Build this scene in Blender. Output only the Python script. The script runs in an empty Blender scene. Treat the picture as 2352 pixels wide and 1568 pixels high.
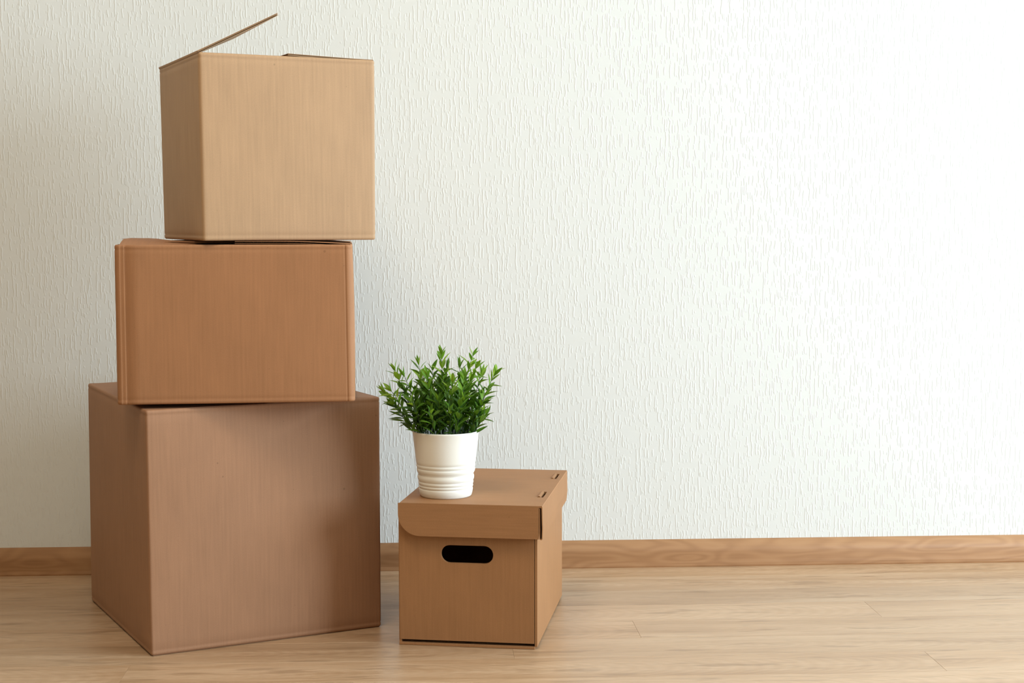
import bpy, bmesh, math, random
from mathutils import Vector, Matrix

random.seed(7)
scene = bpy.context.scene
C = scene.collection
PI = math.pi

# ------------------------------------------------------------------ camera
F_PX, PITCH, ROLL, YAW, CAM_H = 3634.73, 0.078885, -0.001329, 0.056908, 0.78
cam_data = bpy.data.cameras.new('camera')
cam_data.sensor_fit = 'HORIZONTAL'
cam_data.sensor_width = 36.0
cam_data.lens = 36.0 * F_PX / 2352.0
cam_data.clip_start = 0.02
cam = bpy.data.objects.new('camera', cam_data)
C.objects.link(cam)
_right = Vector((math.cos(YAW), -math.sin(YAW), 0))
_fwd = Vector((math.sin(YAW) * math.cos(PITCH), math.cos(YAW) * math.cos(PITCH), -math.sin(PITCH)))
_up = _right.cross(_fwd)
_r2 = _right * math.cos(ROLL) + _up * math.sin(ROLL)
_u2 = _up * math.cos(ROLL) - _right * math.sin(ROLL)
_m = Matrix.Identity(4)
for i in range(3):
    _m[i][0], _m[i][1], _m[i][2] = _r2[i], _u2[i], -_fwd[i]
_m[2][3] = CAM_H
cam.matrix_world = _m
scene.camera = cam

# ------------------------------------------------------------------ world, light, exposure
world = bpy.data.worlds.new('sky')
scene.world = world
world.use_nodes = True
bg = world.node_tree.nodes['Background']
bg.inputs['Color'].default_value = (0.75, 0.87, 1.0, 1)
bg.inputs['Strength'].default_value = 1.0

ROOM_X0, ROOM_X1, ROOM_Y0, WALL_Y, CEIL = -2.6, 3.45, -2.6, 3.4756, 2.6
WIN_Y0, WIN_Y1, WIN_Z0, WIN_Z1 = 0.35, 2.85, 0.30, 2.10          # window in the right-hand wall

def area(name, loc, direction, sx, sy, power, color):
    d = bpy.data.lights.new(name, 'AREA')
    d.shape = 'RECTANGLE'
    d.size, d.size_y = sx, sy
    d.energy = power
    d.color = color
    o = bpy.data.objects.new(name, d)
    C.objects.link(o)
    o.location = loc
    o.rotation_euler = Vector(direction).to_track_quat('-Z', 'Y').to_euler()
    return o

# daylight entering by the window
area('window_daylight', (ROOM_X1 - 0.004, (WIN_Y0 + WIN_Y1) / 2, (WIN_Z0 + WIN_Z1) / 2), (-1, 0, 0),
     WIN_Y1 - WIN_Y0 - 0.08, WIN_Z1 - WIN_Z0 - 0.08, 196.0, (0.765, 0.925, 1.0))

# unseen ceiling lamp, added as warm fill for the left floor and wall
FILL_LAMP = (-0.45, 1.85, CEIL)
fill_light = area('added_fill_light', (FILL_LAMP[0], FILL_LAMP[1], CEIL - 0.105), (0, 0, -1), 0.8, 0.8, 21.0, (1.0, 0.84, 0.62))
fill_light.data.shape = 'DISK'

vs = scene.view_settings
vs.view_transform = 'Standard'
vs.look = 'None'
vs.gamma = 1.0
vs.use_curve_mapping = False
vs.exposure = 0.0
scene.cycles.use_adaptive_sampling = True
scene.cycles.adaptive_threshold = 0.03
scene.cycles.use_light_tree = False
scene.cycles.max_bounces = 5
scene.cycles.diffuse_bounces = 3
scene.cycles.glossy_bounces = 2
scene.cycles.transmission_bounces = 2
scene.cycles.caustics_reflective = False
scene.cycles.caustics_refractive = False

# ------------------------------------------------------------------ helpers
def tag(o, label=None, cat=None, group=None, kind=None):
    if label: o['label'] = label
    if cat: o['category'] = cat
    if group: o['group'] = group
    if kind: o['kind'] = kind
    return o

def empty(name, loc=(0, 0, 0)):
    o = bpy.data.objects.new(name, None)
    o.empty_display_size = 0.05
    C.objects.link(o)
    o.location = loc
    return o

def link(name, me, mat, parent=None):
    o = bpy.data.objects.new(name, me)
    if mat and not me.materials:
        me.materials.append(mat)
    C.objects.link(o)
    if parent:
        o.parent = parent
        # geometry is written in world space: undo the parent's placement
        loc = Vector((0, 0, 0)); p = parent
        while p:
            loc += p.location; p = p.parent
        o.location = -loc
    return o

def mesh(name, verts, faces, mat, parent=None, uvs=None, smooth=False):
    me = bpy.data.meshes.new(name)
    me.from_pydata([tuple(v) for v in verts], [], faces)
    if uvs is not None:
        layer = me.uv_layers.new(name='UVMap')
        k = 0
        for f in uvs:
            for uv in f:
                layer.data[k].uv = uv
                k += 1
    if smooth:
        for p in me.polygons: p.use_smooth = True
    me.update()
    return link(name, me, mat, parent)

def box_data(x0, x1, y0, y1, z0, z1):
    v = [(x0, y0, z0), (x1, y0, z0), (x1, y1, z0), (x0, y1, z0), (x0, y0, z1), (x1, y0, z1), (x1, y1, z1), (x0, y1, z1)]
    f = [(0, 3, 2, 1), (4, 5, 6, 7), (0, 1, 5, 4), (1, 2, 6, 5), (2, 3, 7, 6), (3, 0, 4, 7)]
    return v, f

def join_boxes(boxes):
    V, F = [], []
    for b in boxes:
        v, f = box_data(*b)
        n = len(V)
        V += v
        F += [tuple(i + n for i in q) for q in f]
    return V, F

def L(a, b, t): return a + (b - a) * t

# ------------------------------------------------------------------ materials
class NT:
    def __init__(self, name):
        self.m = bpy.data.materials.new(name)
        self.m.use_nodes = True
        self.t = self.m.node_tree
        self.bsdf = self.t.nodes['Principled BSDF']
        self.out = self.t.nodes['Material Output']
    def n(self, typ, **kw):
        nd = self.t.nodes.new(typ)
        for k, v in kw.items(): setattr(nd, k, v)
        return nd
    def set(self, sock, val):
        if hasattr(val, 'links') or isinstance(val, bpy.types.NodeSocket): self.t.links.new(val, sock)
        else: sock.default_value = val
    def math(self, op, a, b=None, c=None, clamp=False):
        nd = self.n('ShaderNodeMath', operation=op, use_clamp=clamp)
        self.set(nd.inputs[0], a)
        if b is not None: self.set(nd.inputs[1], b)
        if c is not None: self.set(nd.inputs[2], c)
        return nd.outputs[0]
    def vec(self, x, y, z):
        nd = self.n('ShaderNodeCombineXYZ')
        for i, v in enumerate((x, y, z)): self.set(nd.inputs[i], v)
        return nd.outputs[0]
    def sep(self, v):
        nd = self.n('ShaderNodeSeparateXYZ')
        self.t.links.new(v, nd.inputs[0])
        return nd.outputs
    def noise(self, v, scale, detail=2, rough=0.5, dist=0.0):
        nd = self.n('ShaderNodeTexNoise')
        self.t.links.new(v, nd.inputs['Vector'])
        nd.inputs['Scale'].default_value = scale
        nd.inputs['Detail'].default_value = detail
        nd.inputs['Roughness'].default_value = rough
        nd.inputs['Distortion'].default_value = dist
        return nd.outputs[0]
    def maprange(self, v, a, b, c, d, smooth=False):
        nd = self.n('ShaderNodeMapRange', interpolation_type='SMOOTHSTEP' if smooth else 'LINEAR')
        self.set(nd.inputs[0], v)
        for i, x in enumerate((a, b, c, d)): self.set(nd.inputs[i + 1], x)
        return nd.outputs[0]
    def ramp(self, v, stops):
        nd = self.n('ShaderNodeValToRGB')
        cr = nd.color_ramp
        while len(cr.elements) < len(stops): cr.elements.new(0.5)
        for e, (p, col) in zip(cr.elements, stops):
            e.position = p
            e.color = (*col, 1)
        self.t.links.new(v, nd.inputs[0])
        return nd.outputs[0]
    def mix(self, fac, a, b, mode='MIX'):
        nd = self.n('ShaderNodeMix', data_type='RGBA', blend_type=mode)
        self.set(nd.inputs[0], fac)
        self.set(nd.inputs[6], a if not isinstance(a, tuple) else (*a, 1))
        self.set(nd.inputs[7], b if not isinstance(b, tuple) else (*b, 1))
        return nd.outputs[2]
    def bump(self, h, strength, dist):
        nd = self.n('ShaderNodeBump')
        nd.inputs['Strength'].default_value = strength
        nd.inputs['Distance'].default_value = dist
        self.t.links.new(h, nd.inputs['Height'])
        self.t.links.new(nd.outputs[0], self.bsdf.inputs['Normal'])
    def base(self, col, rough, spec=0.5):
        self.set(self.bsdf.inputs['Base Color'], col if not isinstance(col, tuple) else (*col, 1))
        self.set(self.bsdf.inputs['Roughness'], rough)
        self.bsdf.inputs['Specular IOR Level'].default_value = spec

def wallpaper_mat():
    k = NT('embossed_wallpaper')
    co = k.n('ShaderNodeTexCoord').outputs['Object']
    x, y, z = k.sep(co)
    wob = k.noise(k.vec(k.math('MULTIPLY', x, 45), 0.0, k.math('MULTIPLY', z, 70)), 1.0, 0)
    xw = k.math('ADD', x, k.math('MULTIPLY', k.math('SUBTRACT', wob, 0.5), 0.004))
    hs = []
    for (sx, sz, ofs, r0, r1, thr) in ((100, 26, 0.0, 0.04, 0.44, 0.12), (112, 50, 7.3, 0.02, 0.36, 0.22)):
        u_ = k.math('MULTIPLY_ADD', xw, sx, ofs)
        v_ = k.math('MULTIPLY', z, sz)
        vn = k.n('ShaderNodeTexVoronoi', feature='F1', voronoi_dimensions='2D')
        vn.inputs['Scale'].default_value = 1.0
        vn.inputs['Randomness'].default_value = 0.85
        k.t.links.new(k.vec(u_, v_, 0.0), vn.inputs['Vector'])
        # a bead of plaster around each cell point: thin, upright, its length random per cell
        vp = k.sep(vn.outputs['Position'])
        dx = k.math('ABSOLUTE', k.math('SUBTRACT', u_, vp[0]))
        dz = k.math('ABSOLUTE', k.math('SUBTRACT', v_, vp[1]))
        rnd = k.sep(vn.outputs['Color'])
        hx = k.maprange(dx, 0.04, 0.21, 1.0, 0.0, True)
        ln = k.maprange(rnd[0], 0.0, 1.0, r0, r1)
        hz = k.maprange(k.math('SUBTRACT', dz, ln), 0.0, 0.12, 1.0, 0.0, True)
        on = k.math('GREATER_THAN', rnd[1], thr)
        hs.append(k.math('MULTIPLY', k.math('MULTIPLY', hx, hz), on))
    h = k.math('MAXIMUM', hs[0], k.math('MULTIPLY', hs[1], 0.7))
    k.base((0.78, 0.80, 0.80), 0.6, 0.25)
    k.bump(h, 0.55, 0.00075)
    return k.m

def plain_mat(name, col, rough, spec=0.4):
    k = NT(name)
    co = k.n('ShaderNodeTexCoord').outputs['Object']
    f = k.noise(co, 30, 3)
    k.base(k.mix(k.math('MULTIPLY', f, 0.10), col, tuple(c * 0.85 for c in col)), rough, spec)
    return k.m

def oak_mat():
    k = NT('oak_laminate')
    co = k.n('ShaderNodeTexCoord').outputs['Object']
    oi = k.n('ShaderNodeObjectInfo')
    rnd = oi.outputs['Random']
    x, y, z = k.sep(co)
    ox = k.math('MULTIPLY', rnd, 57.0)
    warp = k.noise(k.vec(k.math('MULTIPLY_ADD', x, 2.2, ox), k.math('MULTIPLY', y, 9), 0.0), 1.0, 2)
    yw = k.math('ADD', y, k.math('MULTIPLY', k.math('SUBTRACT', warp, 0.5), 0.05))
    broad = k.noise(k.vec(k.math('MULTIPLY_ADD', x, 1.6, ox), k.math('MULTIPLY', yw, 22), ox), 1.0, 3, 0.55)
    fine = k.noise(k.vec(k.math('MULTIPLY_ADD', x, 7, ox), k.math('MULTIPLY', yw, 190), ox), 1.0, 3, 0.6)
    pore = k.noise(k.vec(k.math('MULTIPLY_ADD', x, 22, ox), k.math('MULTIPLY', yw, 430), ox), 1.0, 2, 0.6)
    # darker short smudges and small knots
    sm = k.noise(k.vec(k.math('MULTIPLY_ADD', x, 7.5, ox), k.math('MULTIPLY', yw, 52), ox), 1.0, 2, 0.5)
    smudge = k.maprange(sm, 0.58, 0.70, 0.0, 1.0, True)
    # cathedral figure on some boards
    ring = k.n('ShaderNodeTexWave', wave_type='RINGS', rings_direction='Z', wave_profile='SIN')
    k.t.links.new(k.vec(k.math('MULTIPLY', k.math('SUBTRACT', k.math('ADD', x, k.math('MULTIPLY', rnd, 0.8)), 0.45), 1.1),
                        k.math('MULTIPLY', k.math('SUBTRACT', yw, 0.055), 9.0), 0.0), ring.inputs['Vector'])
    ring.inputs['Scale'].default_value = 9.0
    ring.inputs['Distortion'].default_value = 1.2
    ring.inputs['Detail'].default_value = 1.0
    fac = k.math('ADD', k.math('MULTIPLY', broad, 0.56), k.math('MULTIPLY', fine, 0.38))
    fac = k.math('ADD', fac, k.math('MULTIPLY', ring.outputs['Fac'], 0.05))
    col = k.ramp(fac, [(0.28, (0.32, 0.185, 0.098)), (0.45, (0.45, 0.283, 0.165)), (0.62, (0.55, 0.375, 0.24))])
    col = k.mix(k.math('MULTIPLY', smudge, 0.5), col, (0.26, 0.155, 0.085))
    col = k.mix(k.maprange(pore, 0.55, 0.66, 0.0, 0.45), col, (0.30, 0.19, 0.105))
    tint = k.maprange(rnd, 0.0, 1.0, 0.90, 1.07)
    tn = k.n('ShaderNodeVectorMath', operation='SCALE')
    k.t.links.new(col, tn.inputs[0]); k.t.links.new(tint, tn.inputs['Scale'])
    k.base(tn.outputs[0], k.maprange(fine, 0.3, 0.7, 0.30, 0.42), 0.5)
    return k.m

def skirting_mat():
    k = NT('wood_skirting')
    co = k.n('ShaderNodeTexCoord').outputs['Object']
    x, y, z = k.sep(co)
    warp = k.noise(k.vec(k.math('MULTIPLY', x, 3.3), k.math('MULTIPLY', z, 16), 0.0), 1.0, 2)
    eye = k.noise(k.vec(k.math('MULTIPLY', x, 5.5), 0.0, k.math('MULTIPLY', z, 26)), 1.0, 1, 0.4)
    band = k.math('SINE', k.math('MULTIPLY', eye, 44.0))
    fine = k.noise(k.vec(k.math('MULTIPLY', x, 6), 0.0, k.math('MULTIPLY', z, 260)), 1.0, 3)
    f = k.math('ADD', k.math('MULTIPLY_ADD', band, 0.06, 0.31), k.math('ADD', k.math('MULTIPLY', warp, 0.22), k.math('MULTIPLY', fine, 0.16)))
    col = k.ramp(f, [(0.25, (0.25, 0.118, 0.052)), (0.5, (0.37, 0.190, 0.088)), (0.75, (0.46, 0.26, 0.130))])
    k.base(col, 0.55, 0.35)
    return k.m

def kraft_mat(name, col, flute=0.0068, depth=1.0):
    k = NT(name)
    uv = k.n('ShaderNodeTexCoord').outputs['UV']
    u, v, _ = k.sep(uv)
    wob = k.noise(k.vec(k.math('MULTIPLY', u, 30), k.math('MULTIPLY', v, 6), 0.0), 1.0, 1)
    wave = k.math('SINE', k.math('ADD', k.math('MULTIPLY', u, 2 * PI / flute), k.math('MULTIPLY', wob, 2.0)))
    streak = k.noise(k.vec(k.math('MULTIPLY', u, 210), k.math('MULTIPLY', v, 9), 0.0), 1.0, 2, 0.6)
    mott = k.noise(k.vec(k.math('MULTIPLY', u, 9), k.math('MULTIPLY', v, 7), 0.0), 1.0, 3, 0.55)
    grain = k.noise(k.vec(k.math('MULTIPLY', u, 700), k.math('MULTIPLY', v, 420), 0.0), 1.0, 2, 0.6)
    spots = k.maprange(k.noise(k.vec(k.math('MULTIPLY', u, 120), k.math('MULTIPLY', v, 120), 3.0), 1.0, 0), 0.87, 0.89, 0.0, 0.4)
    f = k.math('MULTIPLY', k.math('SUBTRACT', streak, 0.5), 0.27)
    f = k.math('ADD', f, k.math('MULTIPLY', k.math('SUBTRACT', mott, 0.5), 0.22))
    f = k.math('ADD', f, k.math('MULTIPLY', k.math('SUBTRACT', grain, 0.5), 0.20))
    f = k.math('ADD', f, k.math('MULTIPLY', wave, 0.010 * depth))
    sc = k.n('ShaderNodeVectorMath', operation='SCALE')
    sc.inputs[0].default_value = col
    k.t.links.new(k.math('ADD', f, 1.0), sc.inputs['Scale'])
    c2 = k.mix(spots, sc.outputs[0], tuple(c * 0.4 for c in col))
    k.base(c2, 0.62, 0.3)
    return k.m

def pot_mat():
    k = NT('white_glazed_pot')
    co = k.n('ShaderNodeTexCoord').outputs['Object']
    f = k.noise(co, 60, 2)
    k.base(k.mix(k.math('MULTIPLY', f, 0.06), (0.90, 0.885, 0.84), (0.86, 0.84, 0.78)), 0.38, 0.5)
    return k.m

def leaf_mat(name, island, young):
    k = NT(name)
    if island: rnd = k.n('ShaderNodeNewGeometry').outputs['Random Per Island']
    else: rnd = k.n('ShaderNodeObjectInfo').outputs['Random']
    if young: stops = [(0.0, (0.10, 0.25, 0.018)), (0.5, (0.17, 0.34, 0.022)), (1.0, (0.30, 0.46, 0.035))]
    else: stops = [(0.0, (0.035, 0.10, 0.014)), (0.5, (0.075, 0.19, 0.018)), (1.0, (0.145, 0.30, 0.028))]
    col = k.ramp(rnd, stops)
    uv = k.n('ShaderNodeTexCoord').outputs['UV']
    u, v, _ = k.sep(uv)
    edge = k.maprange(k.math('ABSOLUTE', k.math('SUBTRACT', u, 0.5)), 0.40, 0.5, 0.0, 0.45)
    col = k.mix(edge, col, (0.22, 0.42, 0.05))
    k.base(col, 0.42, 0.4)
    tr = k.n('ShaderNodeBsdfTranslucent')
    k.t.links.new(k.mix(0.35, col, (0.25, 0.5, 0.03)), tr.inputs['Color'])
    mx = k.n('ShaderNodeMixShader')
    mx.inputs[0].default_value = 0.28
    k.t.links.new(k.bsdf.outputs[0], mx.inputs[1])
    k.t.links.new(tr.outputs[0], mx.inputs[2])
    k.t.links.new(mx.outputs[0], k.out.inputs['Surface'])
    return k.m

M_WALL = wallpaper_mat()
M_SIDEWALL = plain_mat('painted_wall', (0.58, 0.46, 0.31), 0.8, 0.2)
M_CEIL = plain_mat('ceiling_paint', (0.82, 0.81, 0.78), 0.9, 0.1)
M_OAK = oak_mat()
M_SUB = plain_mat('underlay', (0.20, 0.13, 0.08), 0.9, 0.1)
M_SKIRT = skirting_mat()
M_FRAME = plain_mat('white_window_frame', (0.8, 0.8, 0.8), 0.4)
M_KRAFT_BIG = kraft_mat('kraft_reddish', (0.355, 0.188, 0.107), 0.0072)
M_KRAFT_MID = kraft_mat('kraft_brown', (0.385, 0.184, 0.088), 0.0075)
M_KRAFT_TOP = kraft_mat('kraft_light', (0.45, 0.285, 0.165), 0.0068)
M_KRAFT_STO = kraft_mat('kraft_smooth', (0.350, 0.172, 0.075), 0.0045, 0.4)
M_POT = pot_mat()
M_SOIL = plain_mat('dark_soil', (0.02, 0.016, 0.012), 0.95, 0.1)
M_LEAF = leaf_mat('leaf_green', False, False)
M_LEAF_Y = leaf_mat('leaf_young', False, True)
M_LEAF_S = leaf_mat('leaf_mass', True, False)
M_STEM = plain_mat('stem_green', (0.035, 0.075, 0.03), 0.5)

# ------------------------------------------------------------------ room
def struct(name, boxes, mat):
    V, F = join_boxes(boxes)
    o = mesh(name, V, F, mat)
    return tag(o, kind='structure')

T = 0.15
o = struct('wall_back', [(ROOM_X0 - T, ROOM_X1 + T, WALL_Y, WALL_Y + T, -0.1, CEIL)], M_WALL)
tag(o, 'white wallpaper wall embossed with fine vertical drips behind the boxes', 'wall')
struct('wall_left', [(ROOM_X0 - T, ROOM_X0, ROOM_Y0, WALL_Y, -0.1, CEIL)], M_SIDEWALL)
struct('wall_front', [(ROOM_X0 - T, ROOM_X1 + T, ROOM_Y0 - T, ROOM_Y0, -0.1, CEIL)], M_SIDEWALL)
struct('wall_right', [(ROOM_X1, ROOM_X1 + T, ROOM_Y0, WIN_Y0, -0.1, CEIL),
                      (ROOM_X1, ROOM_X1 + T, WIN_Y1, WALL_Y, -0.1, CEIL),
                      (ROOM_X1, ROOM_X1 + T, WIN_Y0, WIN_Y1, -0.1, WIN_Z0),
                      (ROOM_X1, ROOM_X1 + T, WIN_Y0, WIN_Y1, WIN_Z1, CEIL)], M_SIDEWALL)
struct('ceiling', [(ROOM_X0 - T, ROOM_X1 + T, ROOM_Y0 - T, WALL_Y + T, CEIL, CEIL + 0.1)], M_CEIL)
fx = ROOM_X1 + 0.05
w = struct('window_1', [(fx, fx + 0.06, WIN_Y0, WIN_Y1, WIN_Z0, WIN_Z0 + 0.05), (fx, fx + 0.06, WIN_Y0, WIN_Y1, WIN_Z1 - 0.05, WIN_Z1),
                    (fx, fx + 0.06, WIN_Y0, WIN_Y0 + 0.05, WIN_Z0 + 0.05, WIN_Z1 - 0.05),
                    (fx, fx + 0.06, WIN_Y1 - 0.05, WIN_Y1, WIN_Z0 + 0.05, WIN_Z1 - 0.05)], M_FRAME)

lamp = empty('added_fill_lamp', FILL_LAMP)  # made-up housing around the added fill light, out of view
tag(lamp, 'added round fill lamp on the ceiling above the boxes, out of view', 'lamp')
def disc(name, r, z0, z1, mat):
    n = 40
    V = [(FILL_LAMP[0] + r * math.cos(2 * PI * i / n), FILL_LAMP[1] + r * math.sin(2 * PI * i / n), CEIL + z) for z in (z0, z1) for i in range(n)]
    Fc = [(i, (i + 1) % n, n + (i + 1) % n, n + i) for i in range(n)] + [tuple(range(n))[::-1], tuple(range(n, 2 * n))]
    return mesh(name, V, Fc, mat, lamp)
disc('fill_lamp_plate', 0.30, -0.03, 0.0, M_FRAME)
disc('fill_lamp_shade', 0.41, -0.10, -0.03, M_FRAME)

# floor: a sub-floor that carries every plank as a part of its own
floor = struct('floor', [(ROOM_X0, ROOM_X1, ROOM_Y0, WALL_Y, -0.10, -0.009)], M_SUB)
tag(floor, 'pale oak laminate floor of long planks', 'floor')
PW, PL, GAP, BEV = 0.1235, 1.41, 0.0001, 0.0003
def plank_mesh(length, width):
    hw, b = width, BEV
    x0, x1, y0, y1 = GAP, length - GAP, GAP, hw - GAP
    V = [(x0, y0, -0.009), (x1, y0, -0.009), (x1, y1, -0.009), (x0, y1, -0.009),
         (x0, y0, -b), (x1, y0, -b), (x1, y1, -b), (x0, y1, -b),
         (x0 + b, y0 + b, 0), (x1 - b, y0 + b, 0), (x1 - b, y1 - b, 0), (x0 + b, y1 - b, 0)]
    Fc = [(0, 3, 2, 1), (8, 9, 10, 11)]
    for i in range(4):
        j = (i + 1) % 4
        Fc.append((i, j, 4 + j, 4 + i))
        Fc.append((4 + i, 4 + j, 8 + j, 8 + i))
    me = bpy.data.meshes.new('plank')
    me.from_pydata(V, [], Fc)
    me.materials.append(M_OAK)
    return me
plank_cache = {}
joints = {0: 0.893, 1: 0.403, 2: 0.16, 3: 0.898, 4: -0.12, -1: 0.10, -2: 0.02, -3: 0.05}     # end joints of the rows in view, counted from the seam at y = 3.115
row = -3
y1 = 3.115 + PW * 3
while y1 > ROOM_Y0 + 0.001:
    y0 = y1 - PW
    top = min(y1, WALL_Y)
    if top - y0 > 0.002:
        ylo = max(y0, ROOM_Y0)
        j = joints.get(row, (row * 0.537) % PL)
        xs = j - PL * math.ceil((j - ROOM_X0) / PL)
        while xs < ROOM_X1:
            a, b = max(xs, ROOM_X0), min(xs + PL, ROOM_X1)
            if b - a > 0.03:
                key = (round(b - a, 3), round(top - ylo, 4))
                if key not in plank_cache: plank_cache[key] = plank_mesh(b - a, top - ylo)
                p = bpy.data.objects.new('plank', plank_cache[key])
                C.objects.link(p)
                p.parent = floor
                p.location = (a, ylo, 0)
            xs += PL
    y1 -= PW
    row += 1

# skirting board: an ogee profile run along the back wall
prof = [(0.0, 0.0), (0.0225, 0.0), (0.0230, 0.003), (0.0218, 0.009), (0.0210, 0.020), (0.0205, 0.034), (0.0192, 0.0390), (0.0160, 0.0440),
        (0.0115, 0.0495), (0.0065, 0.0545), (0.0025, 0.0575), (0.0, 0.0585)]
def skirting(name, p0, p1, inward):
    V, Fc = [], []
    n = len(prof)
    for P in (p0, p1):
        for d, z in prof: V.append((P[0] + inward[0] * d, P[1] + inward[1] * d, z))
    for i in range(n - 1):
        Fc.append((i, n + i, n + i + 1, i + 1))
    Fc.append(tuple(range(n))); Fc.append(tuple(reversed(range(n, 2 * n))))
    o = mesh(name, V, Fc, M_SKIRT)
    for q in o.data.polygons[3:n - 1]: q.use_smooth = True
    return tag(o, kind='structure')
o = skirting('baseboard_back', (ROOM_X0, WALL_Y), (ROOM_X1, WALL_Y), (0, -1))
tag(o, 'wood-grain skirting board along the foot of the white wall', 'baseboard')

# ------------------------------------------------------------------ cardboard helpers
def carton_body(name, bot, top, r, t, bulge, mat, parent, chamfer=False, nside=12, scores=True, vscores=()):
    """Four walls folded from one sheet. bot/top: FL, FR, BR, BL corners. bulge: outward bow of the four sides."""
    bot = [Vector(p) for p in bot]; top = [Vector(p) for p in top]
    hgt = (top[0] - bot[0]).length
    rr = 0.0035
    lv = []           # (height fraction, inset)
    for q in range(4):
        a = q / 3 * PI / 2
        lv.append(((rr - rr * math.cos(a)) / hgt, rr - rr * math.sin(a)))
    body_l = []
    if scores: body_l += [(0.0065 / hgt, 0.0), (0.0085 / hgt, 0.0007), (0.011 / hgt, 0.0)]
    body_l += [(x, 0.0) for x in (0.06, 0.14, 0.24, 0.34, 0.44, 0.56, 0.66, 0.76, 0.86, 0.94)]
    if scores: body_l += [(1 - 0.011 / hgt, 0.0), (1 - 0.0085 / hgt, 0.0007), (1 - 0.0065 / hgt, 0.0)]
    lv = lv + body_l + [(1 - a, b) for a, b in reversed(lv)]
    # fractions of arc and side points
    def loop(fr, inset):
        P = [L(bot[i], top[i], fr) for i in range(4)]
        pts, us = [], []
        acc = 0.0
        for i in range(4):
            p, nx, pv = P[i], P[(i + 1) % 4], P[(i - 1) % 4]
            d1 = (nx - p); d0 = (pv - p)
            l1 = d1.length
            d1 = Vector((d1.x, d1.y, 0)).normalized(); d0 = Vector((d0.x, d0.y, 0)).normalized()
            n1 = Vector((d1.y, -d1.x, 0)); n0 = Vector((-d0.y, d0.x, 0))
            # rounded corner from side i-1 to side i
            cc = p + d1 * r + d0 * r
            na = 2 if chamfer else 5
            for q in range(na + 1):
                a = q / na
                dv = (n0 * math.cos(a * PI / 2) + n1 * math.sin(a * PI / 2))
                pts.append(cc + dv * (r - inset)); us.append(acc + a * r * 1.4)
            z0, z1 = p.z, nx.z
            acc += r * 1.4
            ss = [0.003 / l1, 0.008 / l1] + [q / nside for q in range(1, nside)] + [1 - 0.008 / l1, 1 - 0.003 / l1]
            sd = {x: 0.0 for x in ss}
            for dd, dep, end_ in vscores:
                for base_, sg in (((0.0, 1), (1.0, -1))[end_],):
                    for off, dp in ((-0.0022, 0.0), (0.0, dep), (0.0022, 0.0)): sd[base_ + sg * (dd + off) / l1] = dp
            for s in sorted(sd):
                q = p + d1 * r + (nx - p - d1 * 2 * r) * s
                bl = bulge[i] * math.sin(PI * s) ** 0.8 * math.sin(PI * max(0, min(1, fr))) ** 0.7
                q = Vector((q.x, q.y, L(z0, z1, s))) + n1 * (bl - inset - sd[s])
                pts.append(q); us.append(acc + s * (l1 - 2 * r))
            acc += l1 - 2 * r
        us.append(acc)
        return pts, us
    rings = [loop(fr, ins) for fr, ins in lv]
    n_out = len(rings)
    inner = [(lv[-1][0], t), (0.5, t), (lv[0][0], t)]
    rings += [loop(fr, ins) for fr, ins in inner]
    n = len(rings[0][0])
    V, Fc, UV = [], [], []
    for pts, us in rings: V += pts
    R = len(rings)
    vz = [fr * hgt for fr, _ in lv] + [hgt + 0.01, hgt * 1.5, hgt * 2]
    for a in range(R):
        b = (a + 1) % R
        va, vb = vz[a], vz[b] if b else vz[a] + 0.004
        us = rings[a][1]
        for i in range(n):
            j = (i + 1) % n
            Fc.append((a * n + i, a * n + j, b * n + j, b * n + i))
            u1 = us[i + 1]
            UV.append(((us[i], va), (u1, va), (u1, vb), (us[i], vb)))
    o = mesh(name, V, Fc, mat, parent, UV)
    for i, p in enumerate(o.data.polygons):
        p.use_smooth = (i // n) < n_out - 1
    return o

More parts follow.
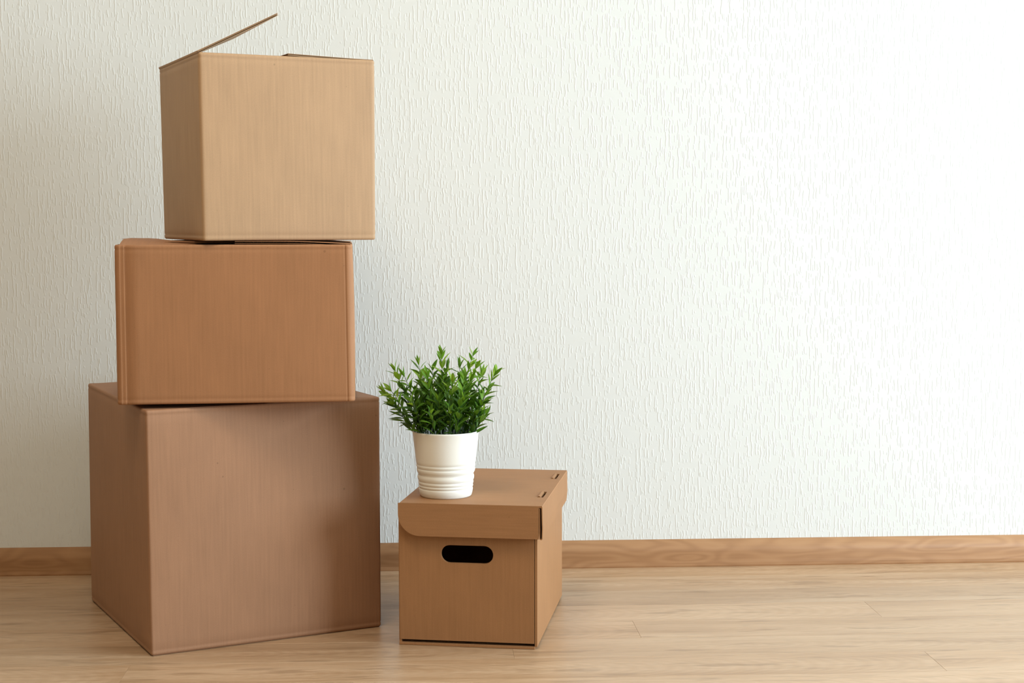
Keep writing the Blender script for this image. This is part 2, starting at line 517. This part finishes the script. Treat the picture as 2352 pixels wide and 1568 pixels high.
def flap(name, A, B, inn, length, mat, parent, alpha=0.0, lift=None, th=0.0038, trim=0.002, wave_along_v=False, flute=0.0068, taper=0.0, nu=10, nv=8, back=0.0):
    """A folded flap hinged on A-B: two paper liners with the fluted sheet between them."""
    A, B = Vector(A), Vector(B)
    inn = Vector(inn).normalized()
    W = (B - A).length
    ud = (B - A).normalized()
    vd = (inn * math.cos(alpha) + Vector((0, 0, 1)) * math.sin(alpha)).normalized()
    nd = ud.cross(vd)
    if nd.z < 0: nd = -nd
    def pos(u, v, h):
        e = taper * v / length
        uu = trim + e + (W - 2 * trim - 2 * e) * u
        p = A + ud * uu + vd * (back + v) + nd * h
        if lift: p = p + Vector((0, 0, lift(u, max(0.0, v / length))))
        return p
    V, Fc, UV = [], [], []
    lt = 0.0006
    def slab(h0, h1):
        base = len(V)
        for h in (h0, h1):
            for i in range(nu + 1):
                for j in range(nv + 1):
                    V.append(pos(i / nu, length * j / nv, h))
        m = nv + 1
        K = (nu + 1) * m
        def quad(a, b, c, d, uvs):
            Fc.append((base + a, base + b, base + c, base + d)); UV.append(uvs)
        for i in range(nu):
            for j in range(nv):
                a, b, c, d = i * m + j, (i + 1) * m + j, (i + 1) * m + j + 1, i * m + j + 1
                uv = ((W * i / nu, length * j / nv), (W * (i + 1) / nu, length * j / nv), (W * (i + 1) / nu, length * (j + 1) / nv), (W * i / nu, length * (j + 1) / nv))
                quad(K + a, K + b, K + c, K + d, uv)
                quad(d, c, b, a, uv[::-1])
        e = [(0, 0)] * 4
        for i in range(nu):
            quad(i * m, (i + 1) * m, K + (i + 1) * m, K + i * m, e)
            quad((i + 1) * m + nv, i * m + nv, K + i * m + nv, K + (i + 1) * m + nv, e)
        for j in range(nv):
            quad(j + 1, j, K + j, K + j + 1, e)
            quad(nu * m + j, nu * m + j + 1, K + nu * m + j + 1, K + nu * m + j, e)
    slab(0, lt); slab(th - lt, th)
    # the fold closes the hinge end
    base = len(V)
    for i in range(nu + 1):
        V.append(pos(i / nu, 0.0, 0.0)); V.append(pos(i / nu, -0.0008, th * 0.5)); V.append(pos(i / nu, 0.0, th))
    for i in range(nu):
        for k in range(2):
            a = base + i * 3 + k
            Fc.append((a, a + 1, a + 4, a + 3)); UV.append([(W * i / nu, 0.001 * k), (W * i / nu, 0.001 * k + 0.001), (W * (i + 1) / nu, 0.001 * k + 0.001), (W * (i + 1) / nu, 0.001 * k)])
    # fluted medium
    base = len(V)
    if wave_along_v:
        cnt = int(length / flute * 6)
        for q in range(cnt + 1):
            v = 0.001 + (length - 0.002) * q / cnt
            h = th / 2 + (th / 2 - lt) * math.sin(2 * PI * v / flute)
            for k in range(3): V.append(pos(0.004 + 0.992 * k / 2, v, h))
    else:
        cnt = int(W / flute * 6)
        for q in range(cnt + 1):
            u = 0.002 + 0.996 * q / cnt
            h = th / 2 + (th / 2 - lt) * math.sin(2 * PI * u * W / flute)
            for k in range(3): V.append(pos(u, length * (0.004 + 0.992 * k / 2), h))
    for q in range(cnt):
        for k in range(2):
            a = base + q * 3 + k
            Fc.append((a, a + 1, a + 4, a + 3)); UV.append([(0, 0)] * 4)
    return mesh(name, V, Fc, mat, parent, UV)

def poly_plate(name, outline, holes, org, ud, vd, thick, mat, parent, swap_uv=False, nrm=None):
    """Sheet cut to an outline (with holes), pushed back by its thickness."""
    org, ud, vd = Vector(org), Vector(ud).normalized(), Vector(vd).normalized()
    nd = Vector(nrm).normalized() if nrm is not None else ud.cross(vd)
    bm = bmesh.new()
    edges = []
    for lp in [outline] + holes:
        vs_ = [bm.verts.new((p[0], p[1], 0)) for p in lp]
        for i in range(len(vs_)): edges.append(bm.edges.new((vs_[i], vs_[(i + 1) % len(vs_)])))
    bmesh.ops.triangle_fill(bm, edges=edges, use_beauty=True)
    ret = bmesh.ops.extrude_face_region(bm, geom=list(bm.faces))
    for g in ret['geom']:
        if isinstance(g, bmesh.types.BMVert): g.co.z = -thick
    bm.normal_update()
    bmesh.ops.recalc_face_normals(bm, faces=bm.faces)
    uvl = bm.loops.layers.uv.new('UVMap')
    for f in bm.faces:
        for lp in f.loops:
            c = lp.vert.co
            lp[uvl].uv = (c.y, c.x) if swap_uv else (c.x, c.y)
    for v in bm.verts:
        c = v.co.copy()
        v.co = org + ud * c.x + vd * c.y + nd * c.z
    bmesh.ops.recalc_face_normals(bm, faces=bm.faces)
    me = bpy.data.meshes.new(name)
    bm.to_mesh(me); bm.free()
    return link(name, me, mat, parent)

def arc(cx, cy, r, a0, a1, n=8):
    return [(cx + r * math.cos(math.radians(L(a0, a1, i / n))), cy + r * math.sin(math.radians(L(a0, a1, i / n)))) for i in range(n + 1)]

def inward(corners):
    """unit inward directions of the front, right, back and left sides"""
    c = [Vector(p) for p in corners]
    d = []
    for i in range(4):
        e = c[(i + 1) % 4] - c[i]
        d.append(Vector((-e.y, e.x, 0)).normalized())
    return d

# ------------------------------------------------------------------ the largest box, on the floor
TH = 0.0038
def up(p, z): return (p[0], p[1], p[2] + z)
bot = [(-0.4843, 2.7945, 0.0012), (-0.0805, 2.9765, 0.0012), (-0.2708, 3.4004, 0.0012), (-0.6765, 3.2194, 0.0012)]
top = [(-0.4862, 2.7955, 0.4404), (-0.0800, 2.9765, 0.4412), (-0.2708, 3.4004, 0.4421), (-0.6740, 3.2194, 0.4455)]
big = empty('moving_box', (-0.378, 3.10, 0))
tag(big, 'largest reddish-brown cardboard box on the floor, bottom of the stack', 'cardboard box', 'stacked moving boxes')
carton_body('body', bot, top, 0.0045, 0.004, (0.006, 0.004, 0.003, 0.003), M_KRAFT_BIG, big)
inn = inward(top)
# inner flaps (front, back), then outer flaps (left, right) lying over them
flap('flap', up(top[0], -0.0085), up(top[1], -0.0085), inn[0], 0.20, M_KRAFT_BIG, big, trim=0.006, back=0.004)
flap('flap', up(top[2], -0.0085), up(top[3], -0.0085), inn[2], 0.20, M_KRAFT_BIG, big, trim=0.006, back=0.004)
flap('flap', up(top[1], -0.0042), up(top[2], -0.0042), inn[1], 0.218, M_KRAFT_BIG, big, trim=0.0035, back=0.002, lift=lambda u, v: 0.0012 * math.sin(PI * v))
flap('flap', up(top[3], -0.0042), up(top[0], -0.0042), inn[3], 0.218, M_KRAFT_BIG, big, trim=0.0035, back=0.002, lift=lambda u, v: 0.0010 * math.sin(PI * v))
flap('bottom_flap', bot[0], bot[1], inn[0], 0.2, M_KRAFT_BIG, big, trim=0.004, back=0.003, lift=lambda u, v: -0.0008)
flap('bottom_flap', bot[2], bot[3], inn[2], 0.2, M_KRAFT_BIG, big, trim=0.004, back=0.003, lift=lambda u, v: -0.0008)

# ------------------------------------------------------------------ the middle box
bot = [(-0.5395, 2.8178, 0.4480), (-0.1205, 2.8361, 0.4490), (-0.1345, 3.1655, 0.4485), (-0.5660, 3.1473, 0.4485)]
top = [(-0.5393, 2.8178, 0.7312), (-0.1232, 2.8361, 0.7306), (-0.1379, 3.1655, 0.7309), (-0.5670, 3.1473, 0.7309)]
mid = empty('moving_box', (-0.337, 2.99, 0.448))
tag(mid, 'wide brown cardboard box in the middle of the stack', 'cardboard box', 'stacked moving boxes')
carton_body('body', bot, top, 0.0085, 0.004, (0.003, 0.002, 0.002, 0.002), M_KRAFT_MID, mid, chamfer=True, vscores=((0.0030, 0.0009, 0), (0.0105, 0.0015, 0), (0.0045, 0.0011, 1)))
inn = inward(top)
def _ease(x):
    x = max(0.0, min(1.0, x))
    return x * x * (3 - 2 * x)
flap('flap', up(top[0], -0.006), up(top[1], -0.006), inn[0], 0.16, M_KRAFT_MID, mid, trim=0.008, back=0.0015, nu=24, nv=14,
     lift=lambda u, v: 0.0105 * math.sin(min(1.0, v * 2.2) * PI / 2) * _ease(1 - u / 0.42) + 0.0015 * v)
flap('flap', up(top[2], -0.006), up(top[3], -0.006), inn[2], 0.162, M_KRAFT_MID, mid, trim=0.004, back=0.002, nu=24, nv=14,
     lift=lambda u, v: 0.0105 * _ease((u - 0.70) / 0.22) * min(1.0, 0.3 + 2.0 * v))
flap('flap', up(top[1], -0.0030), up(top[2], -0.0030), inn[1], 0.203, M_KRAFT_MID, mid, trim=0.003, back=0.004, wave_along_v=True, nv=14,
     lift=lambda u, v: 0.0050 * math.sin(min(1.0, v * 1.6) * PI / 2))
flap('flap', up(top[3], -0.0022), up(top[0], -0.0022), inn[3], 0.195, M_KRAFT_MID, mid, trim=0.050, back=0.020, nv=14,
     lift=lambda u, v: 0.0034 * math.sin(min(1.0, v * 1.6) * PI / 2))
flap('bottom_flap', bot[0], bot[1], inn[0], 0.16, M_KRAFT_MID, mid, trim=0.010, back=0.004)
flap('bottom_flap', bot[2], bot[3], inn[2], 0.16, M_KRAFT_MID, mid, trim=0.010, back=0.004)

# ------------------------------------------------------------------ the top box, one flap standing open
bot = [(-0.3836, 2.8127, 0.7378), (-0.0834, 2.9283, 0.7374), (-0.2021, 3.2370, 0.7374), (-0.5004, 3.1213, 0.7374)]
top = [(-0.3860, 2.8127, 1.0661), (-0.0826, 2.9283, 1.0644), (-0.2021, 3.2370, 1.0651), (-0.5044, 3.1213, 1.0647)]
topb = empty('moving_box', (-0.293, 3.02, 0.737))
tag(topb, 'pale tan cardboard box at the top of the stack with one flap standing open', 'cardboard box', 'stacked moving boxes')
carton_body('body', bot, top, 0.0065, 0.004, (0.002, 0.002, 0.002, 0.002), M_KRAFT_TOP, topb)
inn = inward(top)
flap('flap', up(top[0], -0.008), up(top[1], -0.008), inn[0], 0.155, M_KRAFT_TOP, topb, trim=0.008, back=0.004)
flap('flap', up(top[2], -0.008), up(top[3], -0.008), inn[2], 0.155, M_KRAFT_TOP, topb, trim=0.008, back=0.004)
flap('flap', up(top[1], -0.0030), up(top[2], -0.0030), inn[1], 0.160, M_KRAFT_TOP, topb, trim=0.003, back=0.003, lift=lambda u, v: 0.0050 * v ** 1.3)
f = flap('flap', up(top[3], -0.0022), up(top[0], -0.0022), inn[3], 0.162, M_KRAFT_TOP, topb, alpha=math.radians(26.6), trim=0.003, back=0.0010, th=0.0046, lift=lambda u, v: -0.008 * v * (1 - u))
f['label'] = 'flap standing open at a slant'
flap('bottom_flap', bot[0], bot[1], inn[0], 0.16, M_KRAFT_TOP, topb, trim=0.008, back=0.004)
flap('bottom_flap', bot[2], bot[3], inn[2], 0.16, M_KRAFT_TOP, topb, trim=0.008, back=0.004)

# ------------------------------------------------------------------ storage box with lid
TS = -0.2010
su = Vector((math.cos(TS), math.sin(TS), 0)); sv = Vector((-math.sin(TS), math.cos(TS), 0)); sz = Vector((0, 0, 1))
SO = Vector((-0.0450, 2.8511, 0))
SW, SD, SH = 0.2545, 0.3966, 0.257
sto = empty('storage_box', tuple(SO + su * SW / 2 + sv * SD / 2))
tag(sto, 'lidded brown cardboard storage box with an oval hand hole, under the potted plant', 'storage box')
def S(u, v, z): return SO + su * u + sv * v + sz * z
t7 = 0.007
# front panel with its pill-shaped hand hole (local x across, y up)
hx0, hx1, hz0, hz1 = 0.0785, 0.1745, 0.1535, 0.1865
hr = (hz1 - hz0) / 2
hc = (hz0 + hz1) / 2
pill = arc(hx1 - hr, hc, hr, -90, 90, 12) + arc(hx0 + hr, hc, hr, 90, 270, 12)
ZB = 0.010
outl = [(0.0015, ZB), (SW - 0.0055, ZB), (SW - 0.0055, SH), (0.0015, SH)]
poly_plate('front_panel', outl, [pill], S(0, 0, 0), su, sz, t7, M_KRAFT_STO, sto, nrm=-sv)
side_o = [(0.0, 0.004), (SD, 0.004), (SD, SH), (0.0, SH)]
poly_plate('side_panel', side_o, [], S(SW, 0.0008, 0), sv, sz, 0.0045, M_KRAFT_STO, sto, nrm=su)
poly_plate('side_panel', side_o, [], S(0, 0.0008, 0), sv, sz, 0.0045, M_KRAFT_STO, sto, nrm=-su)
poly_plate('back_panel', [(0.004, 0.003), (SW - 0.004, 0.003), (SW - 0.004, SH), (0.004, SH)], [pill], S(0, SD - 0.0005, 0), su, sz, t7, M_KRAFT_STO, sto, nrm=sv)
poly_plate('base_panel', [(0.0006, -0.003), (SW - 0.0045, -0.003), (SW - 0.0045, SD - 0.008), (0.0006, SD - 0.008)], [], S(0, 0, 0.0045), su, sv, 0.0040, M_KRAFT_STO, sto, nrm=sz)

# lid
LO = Vector((-0.0456, 2.8353, 0))
LW, LD, LT = 0.2629, 0.4067, 0.2645
def Lp(u, v, z): return LO + su * u + sv * v + sz * z
def lid_uv(x, y):
    d = Vector((x, y, 0)) - LO
    return (d.dot(su), d.dot(sv))
slots = []
for v0, v1 in ((0.0900, 0.1500), (0.2980, 0.3580)):
    slots.append((LW - 0.0205, LW - 0.0095, v0, v1))
holes = [[(a, c), (b, c), (b, d), (a, d)] for a, b, c, d in slots]
lid = poly_plate('lid', [(0.003, 0.001), (LW - 0.0005, 0.001), (LW - 0.0005, LD), (0.003, LD)], holes, Lp(0, 0, LT), su, sv, 0.0035, M_KRAFT_STO, sto, swap_uv=True, nrm=sz)
FH = 0.0600
RC = 0.040
fo = [(0.0, -0.0005), (0.0, -FH + RC * 0.98)] + arc(RC, -FH + RC, RC, 180, 270, 14)[1:] + [(LW - 0.0062, -FH), (LW - 0.0062, -0.0005)]
poly_plate('front_flap', fo, [], Lp(0, 0, LT), su, sz, 0.0035, M_KRAFT_STO, lid, swap_uv=True, nrm=-sv)
# side rims: a strip folded back on itself, so two layers with a dark slit at the open end
def rim(u_out, sgn, RHt, v0):
    ch = 0.013
    V, Fc, UV = [], [], []
    # folded strip cross-section (distance inwards, height below lid top)
    cs = []
    def seg(d, z): cs.append((d, z))
    seg(0.0012, -0.0000); seg(0.0002, -0.0018); seg(0.0000, -0.33 * RHt); seg(-0.0006, -0.66 * RHt); seg(0.0, -RHt + 0.002); seg(0.0010, -RHt + 0.0004); seg(0.0025, -RHt); seg(0.0045, -RHt + 0.0004); seg(0.0055, -RHt + 0.002); seg(0.0058, -0.5 * RHt); seg(0.0058, -0.0045)
    inn_ = [(d + (0.0016 if i < 5 else 0.0 if 5 <= i <= 7 else -0.0014), z + (0.0016 if 5 <= i <= 7 else 0.0)) for i, (d, z) in enumerate(cs)]
    inn_[0] = (0.003, -0.0035); inn_[1] = (0.0020, -0.0040)
    loop_ = cs + inn_[::-1]
    n = len(loop_)
    for e, vv in enumerate((v0, LD)):
        for d, z in loop_:
            vv2 = vv
            if e == 1:                                   # rear lower corner cut on the slant
                vv2 = LD - max(0.0, (-z - 0.046)) * 1.0
            V.append(Lp(u_out - sgn * d, vv2, LT + z))
    for i in range(n):
        j = (i + 1) % n
        fc = (i, j, n + j, n + i)
        Fc.append(fc if sgn < 0 else fc[::-1])
        uvq = [(0, i * 0.006), (0, i * 0.006 + 0.006), (LD, i * 0.006 + 0.006), (LD, i * 0.006)]
        UV.append(uvq if sgn < 0 else uvq[::-1])
    m = len(cs)
    for e in (0, n):
        for i in range(m - 1):
            fc = (e + i, e + i + 1, e + n - 2 - i, e + n - 1 - i)
            Fc.append(fc); UV.append([(0, 0)] * 4)
    o = mesh('side_rim', V, Fc, M_KRAFT_STO, lid, UV)
    bm = bmesh.new(); bm.from_mesh(o.data); bmesh.ops.recalc_face_normals(bm, faces=bm.faces); bm.to_mesh(o.data); bm.free()
    return o
rim(LW + 0.0004, 1, FH + 0.0015, 0.0012)
rim(0.0026, -1, 0.024, 0.006)
poly_plate('back_rim', [(0.008, -0.004), (LW - 0.008, -0.004), (LW - 0.008, -FH), (0.008, -FH)], [], Lp(0, LD - 0.0005, LT), su, sz, 0.0035, M_KRAFT_STO, lid, swap_uv=True, nrm=sv)
# lock tabs bent up out of the slots
for a, b, c, d in slots:
    V = []
    c2, d2 = c + 0.002, d - 0.002
    for vv in (c2, d2):
        for uu, zz in ((a + 0.0002, -0.0036), (a + 0.0004, 0.0008), (a + 0.0022, 0.0022), (a + 0.0050, 0.0016), (a + 0.0064, -0.0030), (a + 0.0050, -0.0080)):
            V.append(Lp(uu, vv, LT + zz))
    n = 6
    Fc = [(i, i + 1, n + i + 1, n + i) for i in range(n - 1)] + [(n - 1, 0, n, 2 * n - 1)] + [tuple(range(n)), tuple(reversed(range(n, 2 * n)))]
    o = mesh('lock_tab', V, Fc, M_KRAFT_STO, lid, [[(0.001 * i, 0.002 * i) for i in range(len(q))] for q in Fc])
    bm = bmesh.new(); bm.from_mesh(o.data); bmesh.ops.recalc_face_normals(bm, faces=bm.faces); bm.to_mesh(o.data); bm.free()

# ------------------------------------------------------------------ potted plant on the lid
PX, PY, PZ = 0.0425, 2.908, LT
plant = empty('potted_plant', (PX, PY, PZ))
tag(plant, 'small bushy green plant in a ribbed white pot on the storage box lid', 'potted plant')
R0, R1, PH = 0.0477, 0.0617, 0.1215
def pr(z): return L(R0, R1, z / PH)
prof_p = [(0.0, 0.0015), (R0 - 0.005, 0.0015), (R0 - 0.0035, 0.0), (R0 - 0.0015, 0.0002), (R0, 0.0022)]
def add(z, d): prof_p.append((pr(z) + d, z))
# lower band, then grooves and beads as on the pot
for z, d in ((0.008, 0.0006), (0.0135, 0.0008), (0.0150, 0.0002), (0.0158, -0.0010), (0.0168, -0.0002), (0.0190, 0.0006), (0.0208, 0.0002), (0.0216, -0.0009), (0.0226, -0.0002),
             (0.0250, 0.0005), (0.0275, 0.0002), (0.0284, -0.0009), (0.0296, -0.0002), (0.0330, 0.0007), (0.0365, 0.0006), (0.0395, -0.0006), (0.0415, -0.0014), (0.0435, -0.0008),
             (0.0465, 0.0006), (0.0500, 0.0009), (0.0520, 0.0004), (0.0530, -0.0008), (0.0542, 0.0), (0.0570, 0.0006), (0.0592, 0.0004), (0.0601, -0.0007), (0.0612, 0.0),
             (0.066, 0.0003), (0.08, 0.0), (0.10, 0.0), (0.118, 0.0)): add(z, d)
prof_p += [(R1 + 0.0002, PH - 0.0012), (R1 - 0.0004, PH), (R1 - 0.0016, PH + 0.0002), (R1 - 0.0026, PH - 0.0008), (R1 - 0.0032, PH - 0.004), (pr(0.09) - 0.0032, 0.09), (pr(0.03) - 0.003, 0.03), (0.0, 0.028)]
NS = 64
V, Fc = [], []
for r_, z_ in prof_p:
    for i in range(NS):
        a = 2 * PI * i / NS
        V.append((PX + r_ * math.cos(a), PY + r_ * math.sin(a), PZ + z_))
for k in range(len(prof_p) - 1):
    for i in range(NS):
        j = (i + 1) % NS
        Fc.append((k * NS + i, k * NS + j, (k + 1) * NS + j, (k + 1) * NS + i))
pot = mesh('pot', V, Fc, M_POT, plant, smooth=True)
# soil
V, Fc = [(PX, PY, PZ + PH - 0.016)], []
for q, rr_ in enumerate((0.02, 0.04, 0.0572)):
    for i in range(24):
        a = 2 * PI * i / 24
        V.append((PX + rr_ * math.cos(a), PY + rr_ * math.sin(a), PZ + PH - 0.018 + random.uniform(-0.002, 0.002)))
for i in range(24):
    j = (i + 1) % 24
    Fc.append((0, 1 + i, 1 + j))
    for q in range(2): Fc.append((1 + q * 24 + i, 1 + (q + 1) * 24 + i, 1 + (q + 1) * 24 + j, 1 + q * 24 + j))
mesh('soil', V, Fc, M_SOIL, plant)

# leaf: lance-shaped blade with a folded midrib, 1 unit long along +Y, tip bent
def leaf_mesh(name, mat, wid, fold, droop):
    V, Fc, UV = [], [], []
    ws = [(0.0, 0.04), (0.12, 0.34), (0.32, 0.92), (0.52, 1.0), (0.74, 0.66), (1.0, 0.0)]
    for y, w_ in ws:
        h = -droop * y * y
        ww = wid * w_ * 0.5
        V += [(-ww, y, h + fold * ww), (0, y, h), (ww, y, h + fold * ww)]
    for i in range(len(ws) - 1):
        a = i * 3
        y0_, y1_ = ws[i][0], ws[i + 1][0]
        Fc.append((a, a + 1, a + 4, a + 3)); UV.append([(0, y0_), (0.5, y0_), (0.5, y1_), (0, y1_)])
        Fc.append((a + 1, a + 2, a + 5, a + 4)); UV.append([(0.5, y0_), (1, y0_), (1, y1_), (0.5, y1_)])
    me = bpy.data.meshes.new(name)
    me.from_pydata(V, [], Fc)
    l = me.uv_layers.new(name='UVMap')
    k = 0
    for q in UV:
        for uv in q: l.data[k].uv = uv; k += 1
    for p in me.polygons: p.use_smooth = True
    me.materials.append(mat)
    return me
leaf_vars = {}
for y_, mt in ((0, M_LEAF), (1, M_LEAF_Y)):
    for i, (wd, fo_, dr) in enumerate(((0.28, 0.5, 0.10), (0.23, 0.7, -0.06), (0.31, 0.35, 0.18))):
        leaf_vars[(y_, i)] = leaf_mesh('leaf', mt, wd, fo_, dr)

SC = 1249.0                                     # pixels per metre at the pot's distance
def w_at(px, py, dy): return Vector((PX + (px - 1024) / SC, PY + dy, PZ + PH + (988 - py) / SC))
# main shoots: (root px, root depth, tip px, tip py, tip depth)
shoots = [(1019, 0.0, 1015, 800, 0.00), (1036, 0.01, 1092, 806, 0.02), (1045, 0.00, 1098, 832, -0.02), (1078, -0.01, 1144, 842, -0.01), (1075, 0.02, 1112, 850, 0.03),
          (968, -0.01, 904, 836, -0.02), (985, 0.01, 961, 826, 0.02), (975, -0.02, 925, 848, -0.03), (960, 0.01, 880, 893, 0.00), (962, -0.02, 893, 882, -0.03),
          (1000, -0.02, 980, 846, -0.03), (1055, -0.02, 1068, 846, -0.04), (1085, -0.02, 1116, 895, -0.03), (1030, -0.03, 1040, 858, -0.06), (1060, 0.03, 1058, 838, 0.05),
          (990, 0.03, 995, 842, 0.05), (957, 0.00, 897, 925, 0.01), (1090, 0.0, 1112, 940, -0.02), (1010, 0.02, 1030, 838, 0.03)]
rs = random.Random(23)
for i in range(46):
    a = rs.uniform(0, 2 * PI)
    rr_ = math.sqrt(rs.uniform(0.02, 1)) * 0.052
    rx, ry = rr_ * math.cos(a), rr_ * math.sin(a)
    reach = rs.uniform(1.05, 1.75)
    hgt = rs.uniform(0.045, 0.112) * (1.0 - 0.25 * (rr_ / 0.052) ** 2)
    shoots.append((1024 + rx * SC, ry, 1024 + rx * reach * SC + rs.uniform(-10, 10), 988 - hgt * SC, ry * reach + rs.uniform(-0.008, 0.008)))

leaves = []       # (matrix, young, variant, stem index, score)
stems = []
for si, (rx, rd, tx, ty, td) in enumerate(shoots):
    A = w_at(rx, 988, rd); A.z = PZ + PH - 0.014
    B = w_at(tx, ty, td)
    hero = si < 19
    ln = (B - A).length
    mid_ = (A + B) / 2 + Vector((rs.uniform(-0.004, 0.004), rs.uniform(-0.004, 0.004), 0.10 * ln))
    # keep near the root upright so shoots leave the pot between the rims
    pts = []
    N = 10
    Bs = B - (B - mid_).normalized() * 0.012
    for q in range(N + 1):
        t_ = q / N
        pts.append(A * (1 - t_) ** 2 + mid_ * 2 * t_ * (1 - t_) + Bs * t_ * t_)
    V, Fc = [], []
    for q, p in enumerate(pts):
        d = (pts[min(q + 1, N)] - pts[max(q - 1, 0)]).normalized()
        s_ = d.orthogonal().normalized(); s2 = d.cross(s_)
        r_ = L(0.0011, 0.0005, q / N)
        for e in range(4):
            V.append(p + (s_ * math.cos(e * PI / 2) + s2 * math.sin(e * PI / 2)) * r_)
    for q in range(N):
        for e in range(4):
            g = (e + 1) % 4
            Fc.append((q * 4 + e, q * 4 + g, (q + 1) * 4 + g, (q + 1) * 4 + e))
    Fc.append((N * 4 + 3, N * 4 + 2, N * 4 + 1, N * 4)); 
    st = mesh('stem', V, Fc, M_STEM, plant, smooth=True)
    stems.append(st)
    # leaves in loose pairs
    step = 0.0125
    cnt = max(4, int(ln * 0.93 / step))
    ang = rs.uniform(0, 2 * PI)
    for q in range(cnt + 1):
        t_ = L(0.14, 1.0, q / cnt)
        p = A * (1 - t_) ** 2 + mid_ * 2 * t_ * (1 - t_) + Bs * t_ * t_
        d = ((mid_ - A) * (1 - t_) + (Bs - mid_) * t_).normalized()
        pair = 3 if q == cnt else 2
        ang += 1.57 + rs.uniform(-0.35, 0.35)
        for e in range(pair):
            s_ = d.orthogonal().normalized(); s2 = d.cross(s_)
            aa = ang + e * 2 * PI / pair + rs.uniform(-0.3, 0.3)
            side = s_ * math.cos(aa) + s2 * math.sin(aa)
            spread = math.radians(rs.uniform(14, 32) if q == cnt else rs.uniform(26, 66))
            ld = (d * math.cos(spread) + side * math.sin(spread)).normalized()
            up_ = (d * math.sin(spread) - side * math.cos(spread)).normalized()
            xx = ld.cross(up_).normalized()
            size = rs.uniform(0.0225, 0.0335) * (0.82 if q == cnt else 1.0)
            tip = p + ld * size
            # stay clear of the pot's rim
            if tip.z < PZ + PH + 0.004 and (Vector((tip.x - PX, tip.y - PY, 0)).length > 0.054): continue
            M = Matrix((( xx.x * size, ld.x * size, up_.x * size, p.x), (xx.y * size, ld.y * size, up_.y * size, p.y), (xx.z * size, ld.z * size, up_.z * size, p.z), (0, 0, 0, 1)))
            young = (t_ > 0.66 and hero) or (t_ > 0.78 and rs.random() < 0.55)
            front = (PY - p.y) / 0.06
            rad = Vector((p.x - PX, p.y - PY, 0)).length / 0.1
            score = front + 0.9 * rad + 10.0 * (p.z - PZ - PH) + (0.8 if hero else 0) + rs.uniform(0, 0.25)
            leaves.append((M, 1 if young else 0, rs.randrange(3), si, score))
leaves.sort(key=lambda q: -q[4])
for M, yg, vr, si, sc_ in leaves[:300]:
    o = bpy.data.objects.new('leaf', leaf_vars[(yg, vr)])
    C.objects.link(o)
    o.parent = stems[si]
    o.matrix_basis = M            # the stem sits on the plant's own origin, its geometry in world space
V, Fc, UV = [], [], []
for M, yg, vr, si, sc_ in leaves[300:]:
    me = leaf_vars[(0, vr)]
    n = len(V)
    V += [M @ v.co for v in me.vertices]
    for p in me.polygons:
        Fc.append(tuple(n + i for i in p.vertices))
        UV.append([tuple(me.uv_layers[0].data[k].uv) for k in p.loop_indices])
o = mesh('foliage', V, Fc, M_LEAF_S, plant, UV, smooth=True)
tag(o, kind='stuff')
print('leaves', len(leaves))
